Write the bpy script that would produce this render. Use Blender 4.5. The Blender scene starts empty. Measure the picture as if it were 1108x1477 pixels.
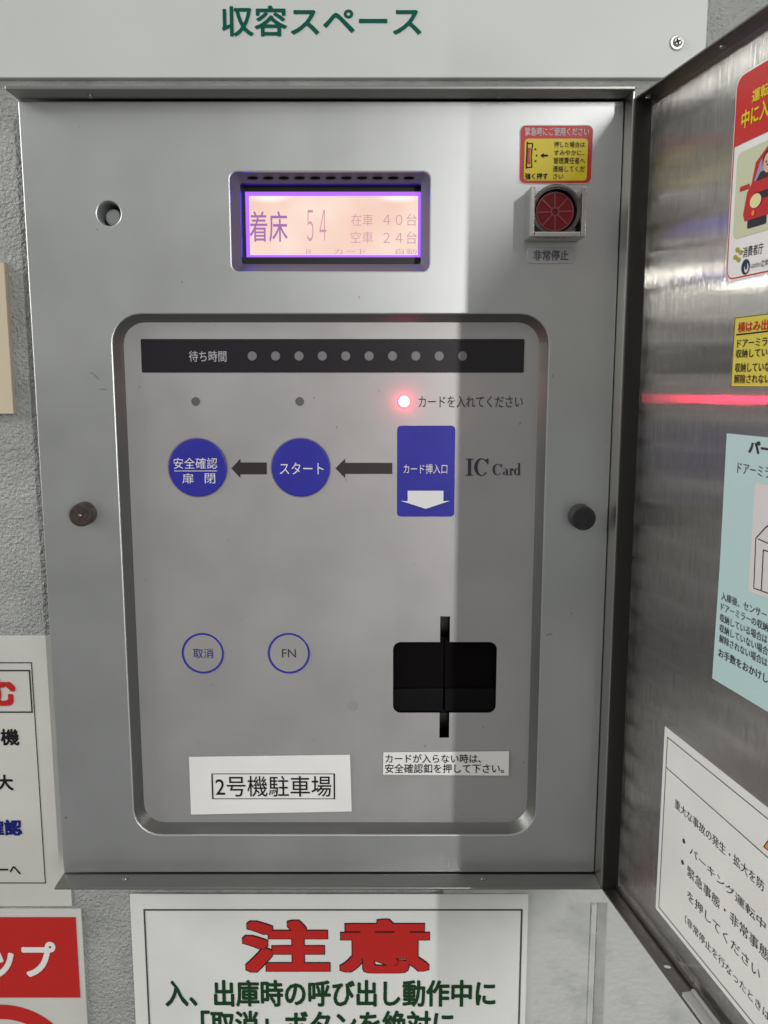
import bpy, math, random
from mathutils import Vector
from mathutils.geometry import tessellate_polygon
random.seed(7)
R = math.radians
scn = bpy.context.scene

# ------------------------------------------------------------------ camera
FPX, PITCH, DIST, EYE = 1240.0, R(8.55), 0.51, 1.45      # focal length in photo pixels
UC, VC = 554.0, 738.5
SP, CP = math.sin(PITCH), math.cos(PITCH)
cd = bpy.data.cameras.new('camera')
cd.sensor_fit = 'VERTICAL'; cd.sensor_height = 36; cd.lens = 36 * FPX / 1477
cd.clip_start = 0.01; cd.clip_end = 100
cam = bpy.data.objects.new('camera', cd); scn.collection.objects.link(cam)
cam.location = (0, -DIST, EYE); cam.rotation_euler = (R(90) - PITCH, 0, 0)
scn.camera = cam

# ------------------------------------------------------------------ world: a dim indoor surround
w = bpy.data.worlds.new('World'); scn.world = w; w.use_nodes = True
nt = w.node_tree; nt.nodes.clear()
out = nt.nodes.new('ShaderNodeOutputWorld'); bg = nt.nodes.new('ShaderNodeBackground')
tc = nt.nodes.new('ShaderNodeTexCoord'); sx = nt.nodes.new('ShaderNodeSeparateXYZ')
mr = nt.nodes.new('ShaderNodeMapRange'); rp = nt.nodes.new('ShaderNodeValToRGB')
mr.inputs['From Min'].default_value = -1; mr.inputs['From Max'].default_value = 1
nt.links.new(tc.outputs['Generated'], sx.inputs[0]); nt.links.new(sx.outputs['Z'], mr.inputs['Value'])
nt.links.new(mr.outputs[0], rp.inputs[0]); nt.links.new(rp.outputs[0], bg.inputs[0]); nt.links.new(bg.outputs[0], out.inputs[0])
WORLD = [(-1.0, .24), (-.5, .32), (-.28, .25), (-.12, .25), (.035, .23), (.05, .26), (.075, .60), (.11, .70), (.135, .60), (.165, .34), (.20, .20), (.29, .18), (.33, .60), (.38, .95), (.6, .80), (1.0, .6)]
el = rp.color_ramp.elements
for i, (z, v) in enumerate(WORLD):
    e = el[i] if i < 2 else el.new(0.5)
for i, (z, v) in enumerate(WORLD):
    el[i].position = (z + 1) / 2
for i, (z, v) in enumerate(WORLD):
    el[i].color = (v, v * 1.0, v * .97, 1)
bg.inputs['Strength'].default_value = 0.80

# ------------------------------------------------------------------ lamps of the room
def lamp(name, loc, target, power, sx_, sy_, col=(1, 1, 1)):
    l = bpy.data.lights.new(name, 'AREA'); l.shape = 'RECTANGLE'; l.size = sx_; l.size_y = sy_
    l.energy = power; l.color = col
    o = bpy.data.objects.new(name, l); scn.collection.objects.link(o); o.location = loc
    o.rotation_euler = (Vector(target) - Vector(loc)).to_track_quat('-Z', 'Y').to_euler()
    return o
k_ = lamp('right_lamp', (1.163, -2.68, EYE + .33), (.22, 0, EYE + .02), 3.2, .022, 1.3, (1, .98, .95)); k_.data.spread = R(46)   # upright tube, spread narrowed to dim the left side
lamp('left_tube', (-4.2, -1.3, EYE + .55), (0, 0, EYE), 32, 1.6, .12, (1, .97, .88))
lamp('ceiling_lamp', (-3.8, -.9, EYE + 1.95), (0, 0, EYE), 72, 2.4, 1.2, (1, .99, .94))

scn.cycles.use_denoising = True; scn.cycles.denoising_input_passes = 'RGB_ALBEDO'
scn.view_settings.view_transform = 'Standard'; scn.view_settings.look = 'None'
scn.view_settings.exposure = 0.0; scn.view_settings.gamma = 1
scn.view_settings.use_curve_mapping = False

# ------------------------------------------------------------------ measuring helpers
def ray(u, v):
    a = (u - UC) / FPX; b = (VC - v) / FPX
    return Vector((a, CP + b * SP, b * CP - SP))
CAM = Vector((0, -DIST, EYE))
def P(u, v, h=0.0):
    """where the sight line meets the upright plane h in front of the face plate: (x, z)"""
    r = ray(u, v); t = (-h + DIST) / r.y; p = CAM + r * t
    return p.x, p.z
def rect(u0, v0, u1, v1, h=0.0):
    um, vm = (u0 + u1) / 2, (v0 + v1) / 2
    return P(u0, vm, h)[0], P(um, v1, h)[1], P(u1, vm, h)[0], P(um, v0, h)[1]
def disc_at(u, v, r, h=0.0):
    x, z = P(u, v, h); return x, z, (P(u + r, v, h)[0] - P(u - r, v, h)[0]) / 2

class Frame:
    def __init__(s, o, a, b, n): s.o, s.a, s.b, s.n = Vector(o), Vector(a), Vector(b), Vector(n)
    def __call__(s, a, b, h): return s.o + s.a * a + s.b * b + s.n * h
FACE = Frame((0, 0, 0), (1, 0, 0), (0, 0, 1), (0, -1, 0))
# door: hinge corner and opening angle
HU, HV = 898.5, 552
HH = .0155
hx = P(HU, HV, HH)[0]
TH = R(99.9)
dd = Vector((-math.cos(TH), -math.sin(TH), 0)); dn = Vector((-math.sin(TH), math.cos(TH), 0))
FLW = .0098
DOOR = Frame(Vector((hx, -HH, 0)) - dn * FLW, dd, (0, 0, 1), dn)    # origin on the inner face of the sheet
def D(u, v, h=0.0):
    o = DOOR.o + dn * h; r = ray(u, v)
    t = (o - CAM).dot(dn) / r.dot(dn); p = CAM + r * t
    return (p - o).dot(dd), p.z

# ------------------------------------------------------------------ mesh helpers
def rrect(x0, z0, x1, z1, r=0.0, n=6):
    if r <= 0: return [(x0, z0), (x1, z0), (x1, z1), (x0, z1)]
    p = []
    for cx, cz, a0 in ((x1 - r, z0 + r, -90), (x1 - r, z1 - r, 0), (x0 + r, z1 - r, 90), (x0 + r, z0 + r, 180)):
        for k in range(n + 1):
            a = R(a0 + 90 * k / n); p.append((cx + r * math.cos(a), cz + r * math.sin(a)))
    return p
def circ(x, z, r, n=40, rz=None):
    rz = rz or r
    return [(x + r * math.cos(2 * math.pi * k / n), z + rz * math.sin(2 * math.pi * k / n)) for k in range(n)]

class MB:
    def __init__(s, fr=FACE): s.fr = fr; s.v = []; s.f = []; s.uv = []
    def add(s, a, b, h):
        s.v.append(s.fr(a, b, h)); s.uv.append((a, b)); return len(s.v) - 1
    def poly(s, loops, h):
        """flat sheet with holes; loops[0] is the outline"""
        ls = [[Vector((a, b, 0)) for a, b in lp] for lp in loops]
        base = len(s.v)
        flat = [p for lp in loops for p in lp]
        for a, b in flat: s.add(a, b, h)
        for t in tessellate_polygon(ls):
            (x0, y0), (x1, y1), (x2, y2) = (flat[k] for k in t)
            if (x1 - x0) * (y2 - y0) - (x2 - x0) * (y1 - y0) < 0: t = (t[0], t[2], t[1])
            s.f.append(tuple(base + k for k in t))
        return s
    def loft(s, rings, closed=True):
        """rings: list of (points, h) with equal counts"""
        idx = [[s.add(a, b, h) for a, b in pts] for pts, h in rings]
        n = len(idx[0])
        for r0, r1 in zip(idx, idx[1:]):
            for k in range(n if closed else n - 1):
                s.f.append((r0[k], r0[(k + 1) % n], r1[(k + 1) % n], r1[k]))
        return s
    def slab(s, x0, z0, x1, z1, h0, h1, r=0.0, bev=0.0, n=6, holes=()):
        """plate from h0 (back) to h1 (front) with softened front rim"""
        inn = lambda q: rrect(x0 + q, z0 + q, x1 - q, z1 - q, max(r - q, 1e-5) if r else 0, n)
        b = bev
        s.poly([inn(b)] + [hl(b) for hl in holes], h1)
        rings = [(inn(b), h1), (inn(b * .3), h1 - b * .3), (inn(0), h1 - b), (inn(0), h0)] if b else [(inn(0), h1), (inn(0), h0)]
        s.loft(rings)
        for hl in holes:
            s.loft([(hl(b), h1), (hl(b * .3), h1 - b * .3), (hl(0), h1 - b), (hl(0), h0)] if b else [(hl(0), h1), (hl(0), h0)])
        s.poly([inn(0)] + [hl(0) for hl in holes], h0)
        return s
    def cyl(s, x, z, r, h0, h1, bev=0.0, n=40, r0=None):
        r0 = r0 or r
        s.poly([circ(x, z, r - bev, n)], h1)
        s.loft([(circ(x, z, r - bev, n), h1), (circ(x, z, r - bev * .3, n), h1 - bev * .3), (circ(x, z, r, n), h1 - bev), (circ(x, z, r0, n), h0)] if bev else [(circ(x, z, r, n), h1), (circ(x, z, r0, n), h0)])
        return s
    def ring(s, x, z, ro, ri, h0, h1, n=48):
        s.poly([circ(x, z, ro, n), circ(x, z, ri, n)], h1)
        s.loft([(circ(x, z, ro, n), h1), (circ(x, z, ro, n), h0)]); s.loft([(circ(x, z, ri, n), h1), (circ(x, z, ri, n), h0)])
        return s
    def line(s, p, q, wd, h):
        (x0, y0), (x1, y1) = p, q; l = math.hypot(x1 - x0, y1 - y0) or 1
        nx, ny = -(y1 - y0) / l * wd / 2, (x1 - x0) / l * wd / 2
        return s.poly([[(x0 + nx, y0 + ny), (x0 - nx, y0 - ny), (x1 - nx, y1 - ny), (x1 + nx, y1 + ny)]], h)
    def border(s, x0, z0, x1, z1, wd, h):
        return s.poly([rrect(x0, z0, x1, z1), rrect(x0 + wd, z0 + wd, x1 - wd, z1 - wd)], h)
    def text(s, string, box, h, bold=0.0, slant=0.0, grow=0.0):
        """lettering whose ink just fills box = (x0, z0, x1, z1)"""
        vs, fs = glyphs(string, min(bold, 0.0))
        ax = min(p[0] for p in vs); bx = max(p[0] for p in vs); ay = min(p[1] for p in vs); by = max(p[1] for p in vs)
        x0, z0, x1, z1 = box
        bd = max(bold, 0.0); sc_ = (z1 - z0 - 2 * bd * (z1 - z0)) / max(by - ay, 1e-6)
        if by - ay < .3: sc_ = (x1 - x0) / max(bx - ax, 1e-6)
        e = bd * sc_                                         # stroke thickening, by repeating the sheet a hair apart
        g = e + grow
        offs = [(0, 0)] if bd < .003 else [(g * math.cos(R(45 * k)), g * math.sin(R(45 * k))) for k in range(8)]
        if bd > .03:
            t_ = [k / 4 - 1 for k in range(8)]
            offs = [(g, -g * q) for q in t_] + [(-g * q, -g) for q in t_] + [(-g, g * q) for q in t_] + [(g * q, g) for q in t_]
        kx_, kz_ = (x1 - x0 - 2 * e) / (bx - ax), (z1 - z0 - 2 * e) / (by - ay)
        for j, (ox, oz) in enumerate(offs):
            base = len(s.v)
            for x, y in vs: s.add(x0 + e + (x - ax) * kx_ + ox, z0 + e + (y - ay) * kz_ + oz, h + j * 6e-6)
            s.f += [tuple(base + k for k in f) for f in fs]
        return s
    def build(s, name, mat, parent=None, smooth=True):
        me = bpy.data.meshes.new(name)
        org = parent.matrix_world.translation if parent else Vector((0, 0, 0))
        me.from_pydata([tuple(p) for p in s.v], [], s.f); me.update()
        uvl = me.uv_layers.new(name='UVMap')
        for lp in me.loops: uvl.data[lp.index].uv = s.uv[lp.vertex_index]
        if mat: me.materials.append(mat)
        if smooth:
            me.polygons.foreach_set('use_smooth', [True] * len(me.polygons)); me.set_sharp_from_angle(angle=R(35))
        o = bpy.data.objects.new(name, me); scn.collection.objects.link(o)
        if parent: o.parent = parent
        return o

_gl = {}
def glyphs(string, bold):
    k = (string, bold)
    if k in _gl: return _gl[k]
    cu = bpy.data.curves.new('lettering', 'FONT'); cu.body = string; cu.size = 1; cu.offset = bold; cu.resolution_u = 3
    ob = bpy.data.objects.new('lettering', cu); scn.collection.objects.link(ob)
    bpy.context.view_layer.update()
    me = bpy.data.meshes.new_from_object(ob.evaluated_get(bpy.context.evaluated_depsgraph_get()))
    vs = [(p.co.x, p.co.y) for p in me.vertices]; fs = [tuple(p.vertices) for p in me.polygons]
    bpy.data.objects.remove(ob); bpy.data.curves.remove(cu); bpy.data.meshes.remove(me)
    _gl[k] = (vs, fs); return _gl[k]

def tag(o, label, cat, group=None, kind=None):
    if label: o['label'] = label
    if cat: o['category'] = cat
    if group: o['group'] = group
    if kind: o['kind'] = kind
    return o
def thing(name, label, cat, group=None):
    o = bpy.data.objects.new(name, None); scn.collection.objects.link(o); o.empty_display_size = .02
    return tag(o, label, cat, group)

# ------------------------------------------------------------------ materials
def mat(name, col, rough=.5, metal=0.0, emit=None, estr=1.0, spec=None, coat=0.0):
    m = bpy.data.materials.new(name); m.use_nodes = True
    b = m.node_tree.nodes['Principled BSDF']
    b.inputs['Base Color'].default_value = (*col, 1); b.inputs['Roughness'].default_value = rough
    b.inputs['Metallic'].default_value = metal
    if spec is not None: b.inputs['Specular IOR Level'].default_value = spec
    if coat: b.inputs['Coat Weight'].default_value = coat; b.inputs['Coat Roughness'].default_value = .12
    if emit: b.inputs['Emission Color'].default_value = (*emit, 1); b.inputs['Emission Strength'].default_value = estr
    return m
def N(m, t, **kw):
    n = m.node_tree.nodes.new(t)
    for k, v in kw.items():
        if k in n.inputs.keys(): n.inputs[k].default_value = v
        else: setattr(n, k, v)
    return n
def L(m, a, b): m.node_tree.links.new(a, b)
def objco(m, scale):
    t = N(m, 'ShaderNodeTexCoord'); mp = N(m, 'ShaderNodeMapping'); mp.inputs['Scale'].default_value = scale
    L(m, t.outputs['Object'], mp.inputs[0]); return mp.outputs[0]
def vary(m, col_a, col_b, scale, detail=4, lo=.35, hi=.65, rough=None, bump=0.0, bscale=None, bdist=.0002):
    """mottled colour, optional roughness range, optional fine bump"""
    b = m.node_tree.nodes['Principled BSDF']; co = objco(m, (1, 1, 1))
    n = N(m, 'ShaderNodeTexNoise', Scale=scale, Detail=detail); L(m, co, n.inputs['Vector'])
    r = N(m, 'ShaderNodeValToRGB'); r.color_ramp.elements[0].position = lo; r.color_ramp.elements[1].position = hi
    r.color_ramp.elements[0].color = (*col_a, 1); r.color_ramp.elements[1].color = (*col_b, 1)
    L(m, n.outputs['Fac'], r.inputs[0]); L(m, r.outputs[0], b.inputs['Base Color'])
    if rough:
        q = N(m, 'ShaderNodeMapRange'); q.inputs['To Min'].default_value, q.inputs['To Max'].default_value = rough
        n2 = N(m, 'ShaderNodeTexNoise', Scale=scale * 2.3, Detail=6); L(m, co, n2.inputs['Vector'])
        L(m, n2.outputs['Fac'], q.inputs['Value']); L(m, q.outputs[0], b.inputs['Roughness'])
    if bump:
        n3 = N(m, 'ShaderNodeTexNoise', Scale=bscale, Detail=3); L(m, co, n3.inputs['Vector'])
        bp = N(m, 'ShaderNodeBump', Strength=bump, Distance=bdist); L(m, n3.outputs['Fac'], bp.inputs['Height'])
        L(m, bp.outputs[0], b.inputs['Normal'])
    return m

SILVER = vary(mat('silver_paint', (.4, .4, .4), .42, .95), (.50, .517, .52), (.545, .563, .566), 9, rough=(.33, .50), bump=.06, bscale=2600, bdist=.0001)
TRAY = vary(mat('key_plate_film', (.4, .4, .4), .45, .55), (.405, .397, .403), (.45, .441, .447), 14, rough=(.30, .54), bump=.03, bscale=1500, bdist=.0001)
RECESS_SHADE = mat('recess_shade_grey', (.20, .205, .20), .38, .9)  # darker grey than the face: shade on the recess walls put into colour
def specks(m, dark, scale, thr):
    b = m.node_tree.nodes['Principled BSDF']; src = b.inputs['Base Color'].links[0].from_socket
    n = N(m, 'ShaderNodeTexNoise', Scale=scale, Detail=2); L(m, objco(m, (1, 1, .55)), n.inputs['Vector'])
    q = N(m, 'ShaderNodeMapRange'); q.inputs['From Min'].default_value = thr; q.inputs['From Max'].default_value = thr + .05
    L(m, n.outputs['Fac'], q.inputs['Value'])
    k = N(m, 'ShaderNodeMixRGB'); k.inputs['Color2'].default_value = (*dark, 1); L(m, q.outputs[0], k.inputs['Fac']); L(m, src, k.inputs['Color1']); L(m, k.outputs[0], b.inputs['Base Color'])
specks(SILVER, (.2, .2, .2), 260, .755); specks(TRAY, (.24, .23, .22), 300, .75)
def brushed(name, col, rough, aniso, vertical=True, groove=0.0):
    m = mat(name, col, rough, 1.0); b = m.node_tree.nodes['Principled BSDF']
    b.inputs['Anisotropic'].default_value = aniso
    t = N(m, 'ShaderNodeTangent', direction_type='UV_MAP'); L(m, t.outputs[0], b.inputs['Tangent'])
    uv = N(m, 'ShaderNodeUVMap'); mp = N(m, 'ShaderNodeMapping'); mp.inputs['Scale'].default_value = (1500, 3, 1) if vertical else (3, 1500, 1)
    L(m, uv.outputs[0], mp.inputs[0])
    n = N(m, 'ShaderNodeTexNoise', Scale=1, Detail=3); L(m, mp.outputs[0], n.inputs['Vector'])
    q = N(m, 'ShaderNodeMapRange'); q.inputs['To Min'].default_value = rough * .9; q.inputs['To Max'].default_value = rough * 1.1
    L(m, n.outputs['Fac'], q.inputs['Value']); L(m, q.outputs[0], b.inputs['Roughness'])
    if groove:
        # the upright brush grooves: each hair-fine groove leans the surface a little to one side
        mp2 = N(m, 'ShaderNodeMapping'); mp2.inputs['Scale'].default_value = (60000, 60, 1); L(m, uv.outputs[0], mp2.inputs[0])
        n2 = N(m, 'ShaderNodeTexNoise', Scale=1, Detail=2); L(m, mp2.outputs[0], n2.inputs['Vector'])
        ms = N(m, 'ShaderNodeMath', operation='SUBTRACT'); ms.inputs[1].default_value = .5; L(m, n2.outputs['Fac'], ms.inputs[0])
        sc3 = N(m, 'ShaderNodeVectorMath', operation='SCALE'); sc3.inputs[0].default_value = tuple(dd * groove); L(m, ms.outputs[0], sc3.inputs['Scale'])
        ge = N(m, 'ShaderNodeNewGeometry'); ad = N(m, 'ShaderNodeVectorMath', operation='ADD')
        L(m, ge.outputs['Normal'], ad.inputs[0]); L(m, sc3.outputs[0], ad.inputs[1])
        nn = N(m, 'ShaderNodeVectorMath', operation='NORMALIZE'); L(m, ad.outputs[0], nn.inputs[0]); L(m, nn.outputs[0], b.inputs['Normal'])
    mx = N(m, 'ShaderNodeValToRGB'); mx.color_ramp.elements[0].position = .3; mx.color_ramp.elements[1].position = .7
    mx.color_ramp.elements[0].color = (*[c * .95 for c in col], 1); mx.color_ramp.elements[1].color = (*[min(1, c * 1.04) for c in col], 1)
    L(m, n.outputs['Fac'], mx.inputs[0]); L(m, mx.outputs[0], b.inputs['Base Color'])
    return m
STEEL = brushed('brushed_stainless', (.64, .62, .60), .085, .9, True, 3.2)
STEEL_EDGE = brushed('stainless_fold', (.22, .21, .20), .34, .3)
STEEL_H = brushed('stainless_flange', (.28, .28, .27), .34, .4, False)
WALL = vary(mat('stipple_wall_paint', (.4, .4, .4), .3), (.34, .355, .347), (.44, .455, .445), 30, rough=(.18, .34), bump=1.0, bscale=520, bdist=.0034)
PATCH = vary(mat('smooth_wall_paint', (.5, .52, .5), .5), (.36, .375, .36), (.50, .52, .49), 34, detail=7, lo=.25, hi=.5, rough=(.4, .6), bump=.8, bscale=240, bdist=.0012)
BOARD = vary(mat('sign_board_white', (.66, .68, .66), .5), (.54, .57, .55), (.57, .60, .58), 12)
PAPER = vary(mat('laminated_paper', (.75, .76, .74), .32, coat=.2), (.72, .73, .71), (.77, .78, .76), 20)
DULL = vary(mat('dull_paper', (.6, .6, .56), .34, coat=.15), (.55, .55, .515), (.62, .62, .585), 16)  # darker, slightly yellow paper for the left notice and poster
LABEL = vary(mat('label_paper', (.78, .78, .76), .5), (.76, .76, .75), (.80, .80, .79), 40)
CREAM = mat('cream_card', (.62, .53, .40), .55)
GREEN = mat('green_ink', (.0, .085, .06), .5, spec=.15)
DGREEN = mat('dark_green_ink', (.012, .05, .018), .4, spec=.15)
BLACK = mat('black_ink', (.012, .012, .013), .5, spec=.15)
GREY_INK = mat('grey_ink', (.045, .043, .045), .5, spec=.15)
RED = mat('red_print', (.50, .025, .022), .38, spec=.15)
STRED = mat('sticker_red', (.55, .022, .02), .35, coat=.2)
YEL = mat('sticker_yellow', (.72, .58, .015), .35, coat=.2)
PYEL = mat('pale_yellow_paper', (.62, .55, .08), .4)
WHITE_INK = mat('white_ink', (.68, .68, .70), .5)
NAVY = mat('navy_ink', (.012, .015, .16), .5, spec=.15)
BLUE = vary(mat('button_blue', (.02, .022, .30), .36, spec=.3), (.028, .028, .30), (.034, .033, .34), 30)
STRIP = mat('strip_black', (.010, .008, .012), .30)
DOT = mat('dot_grey', (.17, .165, .17), .4)
LEDOFF = mat('lamp_off_grey', (.10, .10, .10), .4)
LEDON = mat('lamp_lit_red', (.9, .2, .2), .4, emit=(1, .02, .06), estr=6)
HINGE_SHADE = mat('hinge_flange_shade', (.035, .032, .030), .4, .6)  # hinge-side door flange, its shade put into the dark colour
DARK = mat('black_plastic', (.006, .006, .007), .42)
DARK2 = mat('black_slot_inside', (.004, .003, .003), .7, spec=.08)
RUBBER = vary(mat('black_rubber', (.02, .02, .02), .4), (.012, .012, .013), (.02, .02, .021), 200)
BROWN = vary(mat('worn_brown_rubber', (.04, .025, .022), .6), (.022, .014, .012), (.05, .032, .028), 300)
BEZEL = mat('display_bezel_plastic', (.115, .10, .145), .4)
CHROME = mat('screw_steel', (.42, .42, .41), .3, 1.0)
LENS = mat('red_lens', (.25, .012, .022), .2, spec=.3)
RIB = mat('lens_rib', (.30, .075, .095), .3)
GUARD = mat('guard_steel', (.62, .60, .58), .22, 1.0)
TEAL = mat('teal_paper', (.46, .64, .64), .4)
PALEG = mat('pale_green_print', (.56, .60, .42), .4)
SKIN = mat('print_skin', (.70, .42, .30), .4)
GLASS = mat('print_glass', (.30, .30, .45), .4)
CARRED = mat('print_car_red', (.50, .02, .02), .35)
LAMPY = mat('print_lamp_yellow', (.75, .68, .35), .4)
PLASTIC = mat('grey_clear_plastic', (.36, .36, .34), .25, coat=.5)
ORANGE = mat('orange_print', (.75, .25, .05), .4)
GTAG = mat('grey_tag', (.42, .43, .44), .4, .3)
TAGINK = mat('tag_ink', (.09, .10, .13), .4)
# display: the backlight is what shines
SCREEN = mat('display_backlight', (.02, .02, .02), .3, emit=(1, .70, .50), estr=1.0)
b = SCREEN.node_tree.nodes['Principled BSDF']
co = N(SCREEN, 'ShaderNodeUVMap'); nz = N(SCREEN, 'ShaderNodeTexNoise', Scale=28, Detail=2); L(SCREEN, co.outputs[0], nz.inputs['Vector'])
cr = N(SCREEN, 'ShaderNodeValToRGB'); cr.color_ramp.elements[0].color = (.90, .61, .50, 1); cr.color_ramp.elements[1].color = (.97, .75, .64, 1)
cr.color_ramp.elements[0].position = .35; cr.color_ramp.elements[1].position = .7
L(SCREEN, nz.outputs['Fac'], cr.inputs[0]); prev = cr.outputs[0]
SD = -.0150
for u_, rad in ((390, .017), (575, .017)):                   # the two backlight bulbs sit behind the upper rim
    vd = N(SCREEN, 'ShaderNodeVectorMath', operation='DISTANCE'); px_, pz_ = P(u_, 281, SD)
    sc2 = N(SCREEN, 'ShaderNodeMapping'); sc2.inputs['Location'].default_value = (-px_, -pz_ * 3, 0); sc2.inputs['Scale'].default_value = (1, 3, 1)
    L(SCREEN, co.outputs[0], sc2.inputs[0]); L(SCREEN, sc2.outputs[0], vd.inputs[0])
    mr_ = N(SCREEN, 'ShaderNodeMapRange', interpolation_type='SMOOTHSTEP'); mr_.inputs['From Min'].default_value = rad; mr_.inputs['From Max'].default_value = .002
    L(SCREEN, vd.outputs['Value'], mr_.inputs['Value'])
    mx_ = N(SCREEN, 'ShaderNodeMixRGB'); mx_.inputs['Color2'].default_value = (1.1, 1.05, .98, 1)
    L(SCREEN, mr_.outputs[0], mx_.inputs['Fac']); L(SCREEN, prev, mx_.inputs['Color1']); prev = mx_.outputs[0]
L(SCREEN, prev, b.inputs['Emission Color'])
GLOW = mat('display_edge_light', (.02, .02, .02), .3, emit=(.06, .018, 1.0), estr=9)
LCDINK = mat('display_ink', (.05, .02, .08), .4, emit=(.36, .15, .42), estr=.9)
LCDINK2 = mat('display_ink_faint', (.05, .02, .08), .4, emit=(.62, .33, .36), estr=.9)

# ------------------------------------------------------------------ wall
WH = -.030                                                   # the wall lies 30 mm behind the face plate
m = MB(); m.poly([rrect(-.8, EYE - .8, .8, EYE + .8)], WH)
tag(m.build('wall', WALL), 'rough stippled grey painted wall behind the control panel', None, kind='structure')
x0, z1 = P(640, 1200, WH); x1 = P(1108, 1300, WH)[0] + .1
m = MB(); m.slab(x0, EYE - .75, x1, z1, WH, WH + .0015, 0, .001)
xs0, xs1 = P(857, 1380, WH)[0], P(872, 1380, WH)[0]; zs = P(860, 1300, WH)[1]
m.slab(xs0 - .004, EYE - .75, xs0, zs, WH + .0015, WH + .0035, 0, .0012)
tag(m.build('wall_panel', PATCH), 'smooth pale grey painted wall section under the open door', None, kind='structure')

m = MB(); m.slab(xs0 + .0003, EYE - .75, xs1, zs, WH + .0015, WH + .0021, 0, .0004)
tag(m.build('wall_joint', vary(mat('joint_sealant', (.3, .31, .3), .6), (.30, .31, .30), (.40, .415, .40), 60, bump=.7, bscale=300, bdist=.001)), 'grey sealant joint running down the pale wall section', None, kind='structure')
# ------------------------------------------------------------------ control panel
top = P(460, 143.5)[1]; bot = P(475, 1260)[1]
xl = (P(26.7, 147)[0] + P(91, 1259)[0]) / 2
xr = (P(894, 300)[0] + P(858, 1250)[0]) / 2
panel = thing('control_panel', 'silver grey parking control panel with its stainless door swung open', 'control panel')
hole = lambda *a: (lambda q: rrect(a[0] - q, a[1] - q, a[2] + q, a[3] + q, a[4] + q))
TX0, TX1 = (P(162, 480)[0] + P(191, 1130)[0]) / 2, (P(793, 480)[0] + P(772.5, 1150)[0]) / 2
TZ1, TZ0 = P(470, 453)[1], P(470, 1204)[1]
LX0, LZ0, LX1, LZ1 = rect(333, 248, 620, 391)
kx, kz, kr = disc_at(157, 308, 17)
m = MB()
m.slab(xl, bot + .0008, xr, top - .0008, -.0015, 0, .0012, .0007, holes=[hole(TX0, TZ0, TX1, TZ1, .017), hole(LX0, LZ0, LX1, LZ1, .004), lambda q: circ(kx, kz, kr + q)])
face = m.build('face_plate', SILVER, panel)
SCR = mat('scratch_grey', (.12, .12, .12), .6)
for pts in (((130, 537), (136, 540), (143, 548)), ((144, 562), (149, 561), (154, 562)), ((788, 917), (793, 914), (797, 915)), ((798, 540), (798, 543), (797.5, 545))):
    m = MB()
    for k, (p_, q_) in enumerate(zip(pts, pts[1:])): m.line(P(*p_), P(*q_), .00032, .0002 + k * 2e-5)
    m.build('scratch', SCR, face, False)
m = MB()
m.slab(xl + .0006, bot + .002, xr - .001, top - .002, WH + .001, -.024, 0, 0)
m.build('housing', STEEL_EDGE, panel)

# flanges round the face
xro = hx + .0006
def flange(name, z0, z1):
    m = MB()
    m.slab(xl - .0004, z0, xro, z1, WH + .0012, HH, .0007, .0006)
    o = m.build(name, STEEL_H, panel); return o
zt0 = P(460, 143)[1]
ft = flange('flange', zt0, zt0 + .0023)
fb = flange('flange', bot - .0016, bot)
m = MB()   # hinge side: dark gap, then a lip that stands forward
m.slab(xro - .0016, bot + .0004, xro, zt0 - .0004, WH + .0012, HH, .0006, .0005)
m.build('side_flange', mat('bright_fold', (.48, .47, .45), .3, 1), panel)
m = MB(); m.slab(xr + .0004, bot + .0004, xro - .002, zt0 - .0004, WH + .002, -.004, 0, 0)
m.build('gap_shade', DARK, panel)  # black strip standing for the shade in the gap beside the face
def bolt(parent, u, v, h, z, up):
    x = P(u, v, h)[0]; fr = Frame((x, -h, z), (1, 0, 0), (0, -1, 0), (0, 0, 1 if up else -1))
    m = MB(fr); m.cyl(0, 0, .0018, -.0002, .0012, .0008, 20)
    return m.build('screw', mat('bolt_steel', (.3, .3, .29), .3, 1), parent)
bolt(ft, 130, 137, .006, zt0, False); bolt(ft, 720, 134, .006, zt0, False)
bolt(fb, 181, 1270, .006, bot, True); bolt(fb, 697, 1275, .006, bot, True)
x = P(130, 121, -.004)[0]
fr = Frame((x, .004, zt0 + .0023), (1, 0, 0), (0, -1, 0), (0, 0, 1))
m = MB(fr); m.cyl(-.0035, 0, .0014, 0, .004, .0003, 16); m.cyl(.001, 0, .0022, 0, .0022, .0003, 16); m.build('stud', CHROME, ft)

# lock / plug behind the round hole
m = MB(); m.cyl(kx + .0010, kz - .0013, kr * .72, -.022, -.0052, .0012); m.ring(kx, kz, kr + .001, kr - .0002, -.023, -.0016)
lk = m.build('lock_barrel', mat('lock_grey', (.26, .275, .275), .5), panel)

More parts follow.
